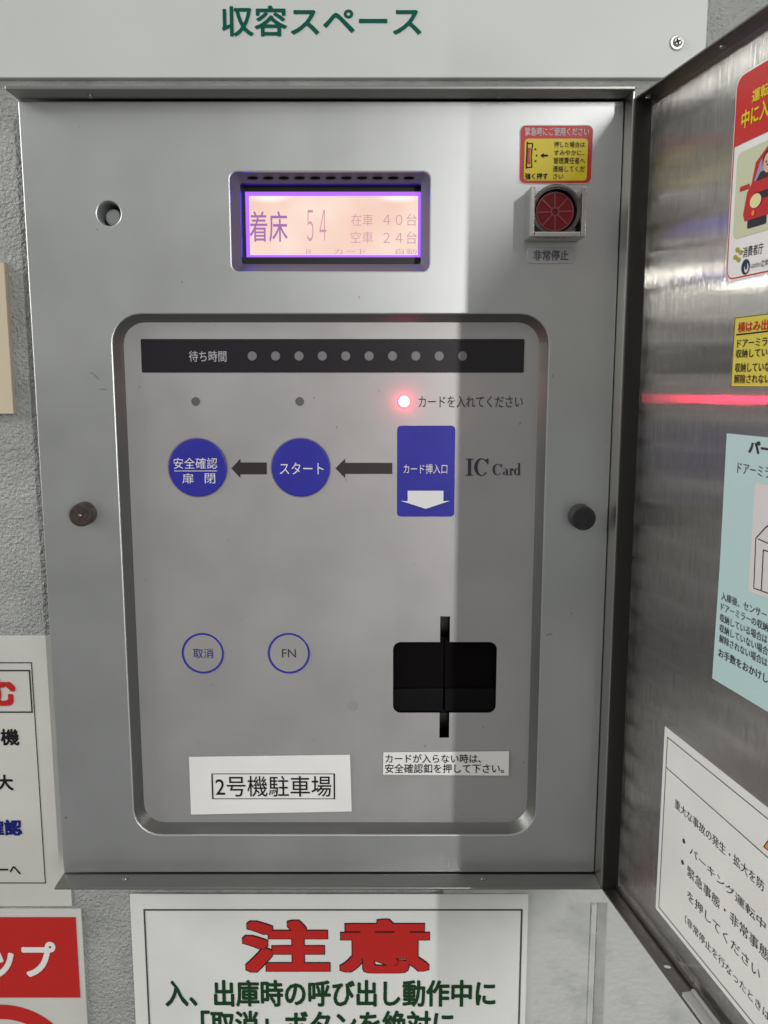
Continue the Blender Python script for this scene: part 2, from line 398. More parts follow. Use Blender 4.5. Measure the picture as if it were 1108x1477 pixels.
# ---------------- display
m = MB()
band = .0047
inn = (LX0 + band, LZ0 + band, LX1 - band, LZ1 - band)
m.loft([(rrect(LX0, LZ0, LX1, LZ1, .004), -.0008), (rrect(LX0 + .0004, LZ0 + .0004, LX1 - .0004, LZ1 - .0004, .0036), -.0018), (rrect(*inn, .0014), -.0062)])
bez = m.build('display_bezel', BEZEL, panel)
SD = -.0150
m = MB()
m.loft([(rrect(*inn, .0014), -.0062), (rrect(*inn, .0014), SD - .001)])
scr = rect(355, 277, 607, 371, SD)
m.poly([rrect(*[inn[0] - .001, inn[1] - .001, inn[2] + .001, inn[3] + .001]), rrect(*scr)], SD + .0006)
m.build('inner_frame', DARK, bez)
m = MB()
for k in range(11):                                          # vent slots along the upper slope
    a, c = P(365 + k * 22.5, 252, -.004)[0], LZ1 - .0026
    hh = -.0031
    pts = circ(0, 0, .0031, 20, .0010)
    base = len(m.v)
    for px, pz in pts: m.add(a + px, c + pz * .72, hh + pz * .66 + .00015)
    m.f.append(tuple(range(base, base + 20)))
m.build('vent_slots', DARK2, bez, False)
m = MB(); gw = .0021
m.poly([rrect(*scr), rrect(scr[0] + gw, scr[1] + .0012, scr[2] - gw * .8, scr[3] - gw * 1.1)], SD + .0003)
disp = MB().poly([rrect(*scr)], SD).build('display_screen', SCREEN, panel)
m.build('edge_light', GLOW, disp)
m = MB(); T = SD + .0005
m.text('着床', rect(360, 305, 415, 349, SD), T, .004)
m.build('lettering', LCDINK, disp, False)
m = MB()
m.text('５４', rect(443, 303, 471, 348, SD), T, -.008); m.text('在車', rect(507, 309, 538, 326, SD), T, -.006)
m.text('４０台', rect(553, 308, 601, 326, SD), T, -.006); m.text('空車', rect(506, 334, 538, 351, SD), T, -.006)
m.text('２４台', rect(553, 334, 601, 352, SD), T, -.006)
m.text('Ｒ', rect(442, 360, 449, 367, SD), T, -.006); m.text('カード', rect(482, 359, 529, 367, SD), T, -.006); m.text('自動', rect(571, 359, 601, 367, SD), T, -.006)
m.build('small_lettering', LCDINK2, disp, False)

# ---------------- recessed key plate
TD = -.008; wl = .0042
pl = (TX0 + wl, TZ0 + wl, TX1 - wl, TZ1 - wl)
CS = rect(567, 926, 716, 1028, TD)
sl1 = rect(635, 889, 649, 926, TD); sl2 = rect(634, 1028, 648, 1064, TD)
def slot_outline():
    x0, z0, x1, z1 = CS; r = .0048
    a0, a1 = sl1[0], sl1[2]; c0, c1 = sl2[0], sl2[2]
    body = rrect(x0, z0, x1, z1, r, 6)
    p = body[:14]; q = body[14:]
    # bottom edge lies between the last corner and the first, the top edge between p and q
    return p + [(a1, z1), (a1, sl1[3]), (a0, sl1[3]), (a0, z1)] + q + [(c0, z0), (c0, sl2[1]), (c1, sl2[1]), (c1, z0)]
so = slot_outline()
m = MB()
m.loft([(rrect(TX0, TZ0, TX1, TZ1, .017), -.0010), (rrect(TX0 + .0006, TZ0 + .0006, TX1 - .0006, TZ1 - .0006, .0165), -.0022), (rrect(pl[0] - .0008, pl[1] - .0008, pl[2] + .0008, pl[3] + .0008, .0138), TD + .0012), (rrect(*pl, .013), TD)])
tray_wall = m.build('recess_wall', RECESS_SHADE, panel)
m = MB(); m.poly([rrect(*pl, .013), so], TD)
plate = m.build('key_plate', TRAY, panel)
INK = TD + .0003
m = MB(); m.poly([circ(*P(509, 1018, TD), .0032, 18, .0036)], TD + .00012)
m.build('tape_residue', mat('residue', (.26, .26, .25), .6), plate)
m = MB()
def arrow(u0, u1, uh, v, hw, bw, m):
    pts = [P(u0, v, TD), P(uh, v + hw, TD), P(uh, v + bw, TD), P(u1, v + bw, TD), P(u1, v - bw, TD), P(uh, v - bw, TD), P(uh, v - hw, TD)]
    m.poly([pts], INK)
AINK = mat('arrow_ink', (.020, .013, .015), .45)
arrow(334, 385, 347, 675.5, 14, 8.5, m); m.build('arrow_print', AINK, plate, False)
m = MB(); arrow(484, 566, 498, 675.5, 14, 8, m); m.build('arrow_print', AINK, plate, False)
m = MB(); m.text('カードを入れてください', rect(604, 571, 754, 588, TD), INK, .0)
m.build('lettering', GREY_INK, plate, False)

# serif wording drawn stroke by stroke
def serif_I(m, x0, z0, x1, z1, h):
    w_, ht = x1 - x0, z1 - z0
    m.poly([[(x0 + w_ * .28, z0 + ht * .03), (x0 + w_ * .72, z0 + ht * .03), (x0 + w_ * .72, z1 - ht * .03), (x0 + w_ * .28, z1 - ht * .03)]], h)
    m.poly([rrect(x0, z0, x1, z0 + ht * .055)], h + 2e-5); m.poly([rrect(x0, z1 - ht * .055, x1, z1)], h + 2e-5)
def serif_C(m, x0, z0, x1, z1, h):
    cx, cz, rx, rz = (x0 + x1) / 2, (z0 + z1) / 2, (x1 - x0) / 2, (z1 - z0) / 2
    A = [R(a) for a in range(42, 325, 8)]
    o_ = [(cx + rx * math.cos(a), cz + rz * math.sin(a)) for a in A]
    i_ = [(cx + rx * .10 + rx * .62 * math.cos(a), cz + rz * .90 * math.sin(a)) for a in A]
    m.poly([o_ + i_[::-1]], h)
    m.poly([[(x1 - rx * .12, cz + rz * .98), (x1 - rx * .02, cz + rz * .98), (x1 - rx * .02, cz + rz * .30), (x1 - rx * .12, cz + rz * .30), (x1 - rx * .45, cz + rz * .80)]], h + 2e-5)
def serif_d(m, x0, z0, x1, z1, h, xh):
    w_ = x1 - x0
    m.poly([circ(x0 + w_ * .40, z0 + xh / 2, w_ * .40, 28, xh / 2), circ(x0 + w_ * .45, z0 + xh / 2, w_ * .20, 28, xh * .43)], h)
    m.poly([[(x0 + w_ * .60, z0), (x0 + w_ * .86, z0), (x1, z0 + .0002), (x1, z0 + xh * .07), (x0 + w_ * .86, z0 + xh * .08), (x0 + w_ * .86, z1), (x0 + w_ * .45, z1), (x0 + w_ * .45, z1 - xh * .07), (x0 + w_ * .60, z1 - xh * .1)]], h + 2e-5)
def serif_a(m, x0, z0, x1, z1, h):
    w_, ht = x1 - x0, z1 - z0
    m.poly([circ(x0 + w_ * .34, z0 + ht * .27, w_ * .34, 24, ht * .27), circ(x0 + w_ * .40, z0 + ht * .27, w_ * .17, 24, ht * .19)], h)
    m.poly([rrect(x0 + w_ * .55, z0 + ht * .06, x0 + w_ * .82, z1 - ht * .22)], h + 2e-5)
    A = [R(a) for a in range(10, 175, 12)]
    m.poly([[(x0 + w_ * .46 + w_ * .36 * math.cos(a), z1 - ht * .32 + ht * .32 * math.sin(a)) for a in A] + [(x0 + w_ * .36 + w_ * .2 * math.cos(a), z1 - ht * .32 + ht * .24 * math.sin(a)) for a in A[::-1]]], h + 4e-5)
    m.poly([rrect(x0 + w_ * .6, z0, x1, z0 + ht * .09)], h + 4e-5)
def serif_r(m, x0, z0, x1, z1, h):
    w_, ht = x1 - x0, z1 - z0
    m.poly([rrect(x0 + w_ * .2, z0 + ht * .03, x0 + w_ * .52, z1)], h); m.poly([rrect(x0, z0, x0 + w_ * .75, z0 + ht * .07)], h + 2e-5)
    m.poly([rrect(x0, z1 - ht * .08, x0 + w_ * .3, z1)], h + 2e-5)
    m.poly([circ(x0 + w_ * .80, z1 - ht * .17, w_ * .2, 16, ht * .17)], h + 2e-5); m.line((x0 + w_ * .45, z1 - ht * .3), (x0 + w_ * .78, z1 - ht * .08), ht * .12, h + 4e-5)
m = MB()
q = lambda *a: rect(*a, TD)
serif_I(m, *q(672, 661.5, 682.5, 686), INK); serif_C(m, *q(684, 661, 704.5, 686.5), INK)
serif_C(m, *q(710.5, 669, 724, 685.5), INK); serif_a(m, *q(725.5, 675.5, 734, 685.5), INK); serif_r(m, *q(734.5, 675.5, 741, 685.5), INK)
dq = q(741.5, 668, 751.5, 685.5); serif_d(m, *dq, INK, (dq[3] - dq[1]) * .58)
m.build('serif_lettering', mat('serif_ink', (.035, .025, .05), .5), plate, False)

# waiting time strip
sb = rect(204, 489, 756, 537.5, TD)
strip = MB().slab(*sb, TD + .00005, TD + .0003, .0008, .00008).build('waiting_strip', STRIP, panel)
m = MB(); m.text('待ち時間', rect(273, 506, 327, 522, TD), TD + .0006, .004); m.build('lettering', mat('strip_ink', (.40, .40, .42), .5), strip, False)
for k in range(10):
    MB().cyl(*disc_at(364 + 33.7 * k, 513.5, 6.6, TD), TD + .0002, TD + .0006, .0001, 24).build('waiting_lamp', DOT, strip)
for u in (282.5, 432.5):
    MB().cyl(*disc_at(u, 579, 6.3, TD), TD + .00005, TD + .0004, .0001, 24).build('indicator_lamp', LEDOFF, panel)
lx, lz, lr = disc_at(583, 579, 9.6, TD)
m = MB(); dome = [(lr * math.cos(R(a)), .0016 * math.sin(R(a))) for a in (0, 15, 30, 45, 60, 75, 88)]
m.loft([(circ(lx, lz, r_, 28), TD + .00005 + h_) for r_, h_ in dome]); m.poly([circ(lx, lz, dome[-1][0], 28)], TD + .00005 + dome[-1][1])
led = m.build('indicator_lamp', LEDON, panel)
led['label'] = 'lit red indicator lamp'
MB().cyl(lx, lz, lr * .86, TD + .0010, TD + .0022, .0004, 28).build('lamp_core', mat('lamp_core_lit', (.9, .5, .5), .4, emit=(1, .50, .52), estr=1.7), led)
pl_ = bpy.data.lights.new('indicator_glow', 'SPOT'); pl_.energy = .085; pl_.color = (1, .012, .085); pl_.shadow_soft_size = .003
pl_.spot_size = R(165); pl_.spot_blend = 1.0
po = bpy.data.objects.new('indicator_glow', pl_); scn.collection.objects.link(po); po.location = (lx, -TD - .0064, lz); po.rotation_euler = (R(-90), 0, 0)

gl = bpy.data.lights.new('indicator_halo', 'POINT'); gl.energy = .008; gl.color = (1, .03, .10); gl.shadow_soft_size = .003
go = bpy.data.objects.new('indicator_halo', gl); scn.collection.objects.link(go); go.location = (lx, -TD - .0062, lz)
# round blue buttons
RIMG = mat('button_gap_grey', (.20, .195, .21), .5)
def round_button(u, v, r):
    x, z, rr = disc_at(u, v, r, TD)
    o = MB().cyl(x, z, rr, TD + .00005, TD + .0010, .0009, 56).build('round_button', BLUE, panel)
    MB().poly([circ(x, z, rr + .0005, 64), circ(x, z, rr - .0001, 64)], TD + .0002).build('button_rim', RIMG, o, False)
    return o
bt = round_button(285.5, 674.5, 42.3); TI = TD + .0012
m = MB(); m.text('安全確認', rect(251, 660, 314, 676, TD), TI, .0); m.text('扉', rect(263.5, 682.5, 280, 697, TD), TI); m.text('閉', rect(296, 682.5, 311, 697, TD), TI)
m.line(P(252, 679, TD), P(314, 679, TD), .0004, TI); m.build('lettering', WHITE_INK, bt, False)
bt = round_button(434, 674.5, 42.3)
m = MB(); m.text('スタート', rect(404, 667, 467, 684, TD), TI); m.build('lettering', WHITE_INK, bt, False)
cb = rect(573, 614, 656, 745, TD)
cs = MB().slab(*cb, TD + .00005, TD + .0004, .0024, .0001).build('card_sign', BLUE, panel)
m = MB(); m.text('カード挿入口', rect(582, 669, 645, 683, TD), TI); m.build('lettering', WHITE_INK, cs, False)
m = MB(); m.poly([[P(*p, TD) for p in ((588, 707.5), (588, 722.5), (578, 722), (614, 733.5), (649, 722), (639.5, 722.5), (639.5, 707.5))]], TI); m.build('arrow_print', WHITE_INK, cs, False)
for u, s, bx in ((293, '取消', (279, 935, 308, 949)), (417, 'FN', (407, 936, 427, 948))):
    x, z, rr = disc_at(u, 942, 30.5, TD)
    kb = MB().cyl(x, z, rr, TD + .00005, TD + .0003, .0001, 56).build('ring_button', TRAY, panel)
    MB().poly([circ(x, z, rr - .00005, 64), circ(x, z, rr - .0013, 64)], TD + .0005).build('ring_print', BLUE, kb, False)
    MB().text(s, rect(*bx, TD), TD + .0005, .0).build('lettering', NAVY if s != 'FN' else GREY_INK, kb, False)

# card slot
cx0, cz0, cx1, cz1 = CS
m = MB(); m.loft([(so, TD), (so, TD - .012)]); slot = m.build('card_slot', DARK2, panel)
m = MB(); xm = (sl1[0] + sl1[2]) / 2; hw = .0003
m.slab(cx0 - .002, cz0 - .002, xm - hw, cz1 + .002, -.030, TD - .004, 0, .0004); m.slab(xm + hw, cz0 - .002, cx1 + .002, cz1 + .002, -.030, TD - .004, 0, .0004)
m.build('shutter', mat('slot_dark_plastic', (.003, .002, .003), .6, spec=.06), slot)
m = MB(); zb = P(640, 995, TD)[1]
m.slab(cx0, cz0, xm - hw - .0003, zb, TD - .0038, TD - .0022, 0, .0006); m.slab(xm + hw + .0003, cz0, cx1, zb, TD - .0038, TD - .0022, 0, .0006)
m.build('card_guide', mat('guide_dark_plastic', (.003, .003, .004), .55, spec=.12), slot)
m = MB(); m.poly([rrect(cx0 - .004, sl2[1] - .002, cx1 + .004, sl1[3] + .002)], -.031); m.build('slot_back', DARK2, slot)
m = MB()
big = [(a + (.0006 if a > (cx0 + cx1) / 2 else -.0006), b_) for a, b_ in so]
m.loft([(so, TD), (so, TD + .0002)])
# knobs that hold the shut door
def knob(u, v, r, hgt, M, dot=False):
    x, z, rr = disc_at(u, v, r, hgt)
    m = MB(); m.cyl(x, z, rr, 0, hgt, .0009, 40, rr * 1.03); k = m.build('bumper_knob', M, panel)
    if dot: MB().cyl(x, z, .0009, hgt - .0002, hgt + .0004, .0002, 12).build('rivet', CHROME, k)
    return k
knob(115.5, 743.5, 16.6, .0095, BROWN, True)['label'] = 'worn brown bumper with a rivet'
knob(842.5, 748, 17.6, .0105, RUBBER)

# emergency stop button
GH = .017
gx0, gz0, gx1, gz1 = rect(765, 266, 846, 341, GH); t = .0016
es = MB().slab(gx0, gz0 + .001, gx1, gz1, .0001, .0014, .0008, .0003).build('emergency_button', GUARD, panel)
m = MB()
m.slab(gx0, gz0, gx0 + .0026, gz1 - .001, .0014, GH, .0004, .0005); m.slab(gx1 - .0026, gz0, gx1, gz1 - .001, .0014, GH, .0004, .0005)
m.slab(gx0 + .0027, gz0, gx1 - .0027, gz0 + .0026, .0014, GH, .0003, .0005)
m.build('guard', GUARD, es)
m = MB(); m.slab(gx0 + .0030, gz0 + .0030, gx1 - .0030, gz1 - .002, .0014, .0022, .006, .0003); m.build('well', mat('guard_shade_dark', (.05, .04, .045), .5), es)  # dark backing: shadow inside the guard put into its colour
ex, ez, er = disc_at(802, 304, 36.5, .012)
m = MB(); m.ring(ex, ez, er, er * .84, .0014, .0125)
m.loft([(circ(ex, ez, er, 48), .0125), (circ(ex, ez, er * .96, 48), .0133), (circ(ex, ez, er * .9, 48), .0133), (circ(ex, ez, er * .84, 48), .0120)])
m.build('button_collar', mat('collar_grey', (.17, .165, .17), .3, .9), es)
lr_ = er * .79
m = MB()
m.cyl(ex, ez, lr_, .0015, .0088, .0008, 48); lens = m.build('button_lens', LENS, es)
m = MB()
for k in range(8):
    a = R(45 * k + 2)
    c, s_ = math.cos(a), math.sin(a)
    m.line((ex + c * er * .16, ez + s_ * er * .16), (ex + c * lr_ * .93, ez + s_ * lr_ * .93), er * .06, .0091 + k * 1e-5)
m.poly([circ(ex, ez, er * .19, 24), circ(ex, ez, er * .12, 24)], .0093)
m.poly([circ(ex, ez, lr_ * .95, 48), circ(ex, ez, lr_ * .89, 48)], .0093)
m.build('rib', RIB, lens, False)

# ---------------- door (open), a shallow tray of brushed stainless
DT = D(947.6, 139)[1]; DB = D(895, 1290)[1]
DTo = P(908, 141, HH)[1]; DBo = P(867, 1284, HH)[1]
zt, zb_ = DTo, DBo
LEN = .345; SH = .0012
m = MB(DOOR); m.slab(0, zb_, LEN, zt, -SH, 0, .0004, .0002)
door = m.build('door', STEEL, panel)
def door_flange(a0, b0, a1, b1, h1=FLW):
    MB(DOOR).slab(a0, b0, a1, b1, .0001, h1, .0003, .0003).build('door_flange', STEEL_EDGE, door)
MB(DOOR).slab(0, zb_, .0012, zt, .0001, FLW, .0003, .0003).build('hinge_flange', HINGE_SHADE, door); door_flange(.0014, zt - .0012, LEN, zt); 
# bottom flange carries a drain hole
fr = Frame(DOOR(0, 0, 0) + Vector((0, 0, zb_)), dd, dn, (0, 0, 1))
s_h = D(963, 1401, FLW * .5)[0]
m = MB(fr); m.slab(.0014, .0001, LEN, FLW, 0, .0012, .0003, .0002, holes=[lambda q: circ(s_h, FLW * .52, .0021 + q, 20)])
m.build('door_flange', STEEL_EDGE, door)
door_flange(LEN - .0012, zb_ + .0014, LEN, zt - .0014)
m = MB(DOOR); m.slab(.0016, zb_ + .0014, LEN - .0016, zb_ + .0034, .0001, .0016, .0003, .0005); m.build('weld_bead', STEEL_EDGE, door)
s0 = D(985, 1405, FLW)[0]
m = MB(DOOR); m.slab(s0, zb_ + .0014, LEN - .02, zb_ + .0040, .0032, FLW * 1.0, .0005, .0006); m.slab(s0 + .0006, zb_ + .0041, LEN - .021, zb_ + .0056, .0036, .0052, .0005, .0005)
m.build('clear_guide', PLASTIC, door)
fr = Frame(DOOR(0, 0, 0) + Vector((0, 0, zt - .0012)), dd, dn, (0, 0, -1))
s_b = D(1043, 50, FLW * .5)[0]
for s_r in (s_b, .006): MB(fr).cyl(s_r, FLW * .5, .0015, 0, .0010, .0004, 16).build('rivet', CHROME, door)

# ------------------------------------------------------------------ labels stuck on the panel
def quad(us, h): return [P(u, v, h) for u, v in us]
st = thing('warning_sticker', 'red and yellow sticker above the emergency button on the panel', 'sticker')
e = [(750, 181), (748, 264.5), (852.5, 266), (855.5, 180)]
x0, z0, x1, z1 = rect(749, 180.5, 854.5, 265.5)
SK = math.tan(R(.0))
MB().slab(x0, z0, x1, z1, .0001, .0004, .0034, .0001).build('backing', LABEL, st)
MB().poly([rrect(x0 + .0004, z0 + .0004, x1 - .0004, z1 - .0004, .003)], .0006).build('red_field', STRED, st)
yx = rect(756, 200.5, 847, 261); MB().poly([rrect(*yx, .002)], .0008).build('yellow_field', YEL, st)
m = MB(); m.text('緊急時にご使用ください', rect(757, 184.5, 849, 196.5), .0009, .008); m.build('heading', WHITE_INK, st, False)
m = MB(); h = .0010
for s, bx in (('押した場合は', (799, 205, 843, 213.5)), ('すみやかに、', (799, 217, 842, 225)), ('管理責任者へ', (798, 227.5, 843, 237)), ('連絡してくだ', (797, 239.5, 843, 248.5)), ('さい', (797.5, 251, 812, 259))):
    m.text(s, rect(*bx), h, .006)
m.text('強く押す', rect(757, 250, 790, 259.5), h, .022)
pt = lambda *a: [P(u, v) for u, v in a]
m.poly([pt((779, 225), (784, 228.5), (784, 226.3), (790, 226.3), (790, 223.7), (784, 223.7), (784, 221.5))], h)
m.line(*pt((760.3, 205), (758.8, 244)), .0007, h); m.line(*pt((760.3, 207.5), (768, 207.5)), .0006, h + 2e-5); m.line(*pt((759, 242), (766.5, 242)), .0006, h + 2e-5)
m.line(*pt((768, 207.5), (766, 225)), .0006, h + 4e-5); m.line(*pt((766, 225), (766.5, 242)), .0006, h + 2e-5)
for p, q_ in (((771, 215), (773, 217)), ((772.5, 225), (775, 225)), ((771, 234), (773, 232))): m.line(P(*p), P(*q_), .0008, h)
m.build('lettering', BLACK, st, False)
m = MB(); m.poly([pt((760.5, 214), (759.6, 237), (764.8, 237), (763.5, 225), (765.5, 214))], h); m.build('switch_drawing', STRED, st, False)

tg = thing('name_tag', 'small grey tag reading 非常停止 under the emergency button', 'tag')
x0, z0, x1, z1 = rect(760, 357, 830, 380)
MB().slab(x0, z0, x1, z1, .0001, .0006, .0022, .0002).build('plate', GTAG, tg)
MB().text('非常停止', rect(769, 361, 820, 376), .0008, .018).build('lettering', TAGINK, tg, False)

lb = thing('machine_label', 'white paper label with boxed 2号機駐車場 at the foot of the key plate', 'label')
qd = quad(((273, 1091), (276, 1174), (507.5, 1169.5), (505, 1088)), TD)
LH = TD + .0008
m = MB(); m.poly([qd], LH); m.loft([(qd, LH), (qd, TD + .0005)]); m.build('paper', LABEL, lb, False)
bx = rect(305.5, 1115.5, 483.5, 1152.5, TD + .0008)
m = MB(); m.border(*bx, .0005, LH + .0002); m.text('2号機駐車場', rect(311, 1119, 478, 1149, TD + .0008), LH + .0002, .004, slant=0)
x0 = bx[0]; m.line((bx[0] + .0006, bx[1]), (bx[0] + .0006, bx[3]), .0007, LH + .0003); m.line((bx[2] - .0006, bx[1]), (bx[2] - .0006, bx[3]), .0007, LH + .0003)
m.build('lettering', BLACK, lb, False)
lb = thing('card_label', 'narrow white label with two lines of print under the card slot', 'label')
qd = quad(((553, 1084.5), (552.5, 1116.5), (733.5, 1118), (734, 1083)), TD)
m = MB(); m.poly([qd], LH); m.loft([(qd, LH), (qd, TD + .0005)]); m.build('paper', LABEL, lb, False)
m = MB(); m.text('カードが入らない時は、', rect(556, 1087.5, 694, 1100.5, TD + .0008), LH + .0002, .008); m.text('安全確認釦を押して下さい。', rect(555.5, 1101.5, 727, 1115, TD + .0008), LH + .0002, .008)
m.build('lettering', BLACK, lb, False)

# ------------------------------------------------------------------ signs on the wall round the panel
sg = thing('space_sign', 'white board with green 収容スペース above the control panel', 'sign')
SB = WH + .004
x1, zb2 = P(1019, 60, SB)[0], P(500, 112, SB)[1]
MB().slab(-.42, zb2, x1, zb2 + .2, WH + .0002, SB, .0006, .0005).build('board', BOARD, sg)
MB().text('収容スペース', rect(320, 8, 608, 53, SB), SB + .0003, .022).build('lettering', GREEN, sg, False)
x, z, rr = disc_at(976, 62, 10.5, SB)
m = MB(); m.cyl(x, z, rr, SB + .0001, SB + .0010, .0005, 32); sc = m.build('screw', CHROME, sg)
m = MB(); m.cyl(x + .0003, z + .0003, rr * .66, SB + .0010, SB + .0022, .0009, 28); m.build('screw_head', mat('dull_steel', (.35, .35, .34), .35, 1), sc)
m = MB(); c, s_ = math.cos(R(20)), math.sin(R(20)); k = rr * .42
m.line((x - c * k, z - s_ * k), (x + c * k, z + s_ * k), .0009, SB + .0024); m.line((x + s_ * k, z - c * k), (x - s_ * k, z + c * k), .0009, SB + .00242); m.build('cross_recess', BLACK, sc, False)

cc = thing('cream_card', 'cream card at the left edge beside the panel', 'card')
CH = WH + .005
x1 = P(13, 490, CH)[0]; za, zb3 = P(10, 597, CH)[1], P(5, 379, CH)[1]
MB().slab(x1 - .09, za, x1, zb3, WH + .0002, CH, .0006, .0004).build('board', CREAM, cc)

nt1 = thing('caution_notice', 'white notice with red 注意 heading on the wall under the panel', 'notice')
NH = WH + .0026
x0, x1 = P(187, 1291, NH)[0], P(762.5, 1291, NH)[0]; z1 = P(470, 1290, NH)[1]
MB().slab(x0, z1 - .21, x1, z1, WH + .0017, NH, .0006, .0002).build('paper', PAPER, nt1)
b0, b1, bz = P(207, 1312, NH)[0], P(754, 1312, NH)[0], P(470, 1311, NH)[1]
MB().border(b0, z1 - .2, b1, bz, .0012, NH + .0003).build('border', mat('border_ink', (.05, .07, .055), .5), nt1, False)
for nm_, g_, h_, M_ in (('heading_outline', .0006, .0003, BLACK), ('heading', 0, .0005, RED)):
    m = MB(); m.text('注', rect(350.5, 1327, 475.5, 1401.5, NH), NH + h_, .042, grow=g_); m.text('意', rect(490.5, 1325.5, 619, 1402.5, NH), NH + h_, .036, grow=g_); m.build(nm_, M_, nt1, False)
m = MB(); m.text('入、出庫時の呼び出し動作中に', rect(238, 1413, 715, 1452, NH), NH + .0003, .026); m.text('「取消」ボタンを絶対に', rect(290, 1457, 655, 1497, NH), NH + .0003, .026); m.build('lettering', DGREEN, nt1, False)

nt2 = thing('boxed_notice', 'white notice with black frame and red む, left of the panel', 'notice')
NH2 = WH + .0012
xa = (P(73, 920, NH2)[0] + P(112, 1305, NH2)[0]) / 2; z1 = P(40, 917, NH2)[1]; z0 = P(60, 1307, NH2)[1]
MB().slab(xa - .16, z0, xa, z1, WH + .0002, NH2, .0005, .0002).build('paper', DULL, nt2)
m = MB(); xa2 = (P(46, 955, NH2)[0] + P(67, 1274, NH2)[0]) / 2; q = NH2 + .0003
m.border(xa - .15, P(50, 1274, NH2)[1], xa2, P(45, 955, NH2)[1], .0007, q)
xb = P(46, 1000, NH2)[0]; m.border(xa - .146, P(45, 1028, NH2)[1], xb, P(45, 966, NH2)[1], .0010, q)
m.build('border', mat('frame_ink', (.025, .025, .025), .5), nt2, False)
MB().text('む', rect(-14, 979, 23, 1018, NH2), q, .05).build('heading', RED, nt2, False)
m = MB(); m.text('機', rect(1, 1051, 28, 1075, NH2), q, .03); m.text('大', rect(-5, 1117, 19.5, 1140, NH2), q, .03); m.text('ーへ', rect(-2, 1249, 30, 1261, NH2), q, .02); m.build('lettering', BLACK, nt2, False)
MB().text('確認', rect(-19, 1182, 32, 1205, NH2), q, .035).build('blue_lettering', NAVY, nt2, False)

nt3 = thing('red_poster', 'white poster with red banner and ring at lower left', 'poster')
xa = (P(116.5, 1312, NH2)[0] + P(127, 1470, NH2)[0]) / 2; z1 = P(60, 1311, NH2)[1]
MB().slab(xa - .16, z1 - .2, xa, z1, WH + .0002, NH2 + .0004, .0005, .0002).build('paper', DULL, nt3)
q += .0004
xa2 = (P(109, 1323, NH2)[0] + P(117.5, 1437, NH2)[0]) / 2
m = MB(); m.poly([rrect(xa - .15, P(60, 1438, NH2)[1], xa2, P(60, 1322, NH2)[1])], q); m.build('banner', RED, nt3, False)
MB().text('ップ', rect(-18, 1357, 82, 1410, NH2), q + .0002, .03).build('lettering', LABEL, nt3, False)
x, z = P(8, 1542, NH2); r0 = (P(8, 1448, NH2)[1] - z)
MB().poly([circ(x, z, r0, 64), circ(x, z, r0 * .78, 64)], q).build('ring_print', RED, nt3, False)

# ------------------------------------------------------------------ sheets stuck inside the door
def dbox(u0, u1, vt, vb):
    """upright box on the door: ink from column u0 to u1, its height taken at u0"""
    s0, zt_ = D(u0, vt); _, zb_ = D(u0, vb); s1, _ = D(u1, (vt + vb) / 2)
    return s0, min(zt_, zb_), s1, max(zt_, zb_)
def dtext(m, s, u, vt, vb, h, adv=1.0, bold=0.0, cut=None):
    """a line of full-width print that starts at column u with letters from vt to vb"""
    s0, z1 = D(u, vt); _, z0 = D(u, vb); hgt = z1 - z0
    vs, fs = glyphs(s, bold); wid = (max(p[0] for p in vs) - min(p[0] for p in vs)) / .92
    m.text(s, (s0, z0, s0 + wid * hgt * adv, z1), h, bold)

def proj_u(s_, z):
    p = DOOR(s_, z, 0) - CAM; dep = p.y * CP - p.z * SP
    return UC + FPX * p.x / dep
def dfit(m, s, u0, vt, vb, u1, h, bold=0.0):
    """a line of print that runs from column u0 to column u1, keeping its height"""
    s0, z1 = D(u0, vt); _, z0 = D(u0, vb); lo, hi = s0, s0 + .25
    for _ in range(40):
        mid = (lo + hi) / 2
        if proj_u(mid, (z0 + z1) / 2) < u1: lo = mid
        else: hi = mid
    m.text(s, (s0, z0, lo, z1), h, bold)

# red and white sticker with a car
st = thing('car_sticker', 'red and white sticker with a driver in a red car on the door', 'sticker')
s0 = D(1056, 260)[0]; z1 = D(1062, 113)[1]; z0 = D(1050, 407)[1]; W_ = .105
MB(DOOR).slab(s0, z0, s0 + W_, z1, .0002, .0005, .006, .0001).build('backing', LABEL, st)
ins = .0008
m = MB(DOOR)
ol = rrect(s0 + ins, z0 + ins, s0 + W_ - ins, z1 - ins, .0052, 6)
il = rrect(s0 + ins + .0006, z0 + ins + .0006, s0 + W_ - ins - .0006, z1 - ins - .0006, .0046, 6)
m.poly([ol, il], .0007)
zr = D(1060, 213)[1]
hd = [p for p in rrect(s0 + ins + .0002, zr, s0 + W_ - ins - .0002, z1 - ins - .0002, .005, 6)]
hd = [(s0 + ins + .0002, zr), (s0 + W_ - ins - .0002, zr)] + [p for p in hd if p[1] > zr + .006]
m.poly([hd], .0008); m.build('red_field', STRED, st, False)
m = MB(DOOR); dfit(m, '運転', 1088.5, 131, 149, 1113, .0010, .025); dfit(m, '中に入', 1073.5, 161, 187, 1113, .0010, .025); m.build('heading', YEL, st, False)
pg0, pz1 = D(1066, 222); _, pz0 = D(1062, 345)
m = MB(DOOR); m.poly([rrect(pg0, pz0, pg0 + .075, pz1, .003)], .0007); m.build('picture_ground', PALEG, st, False)
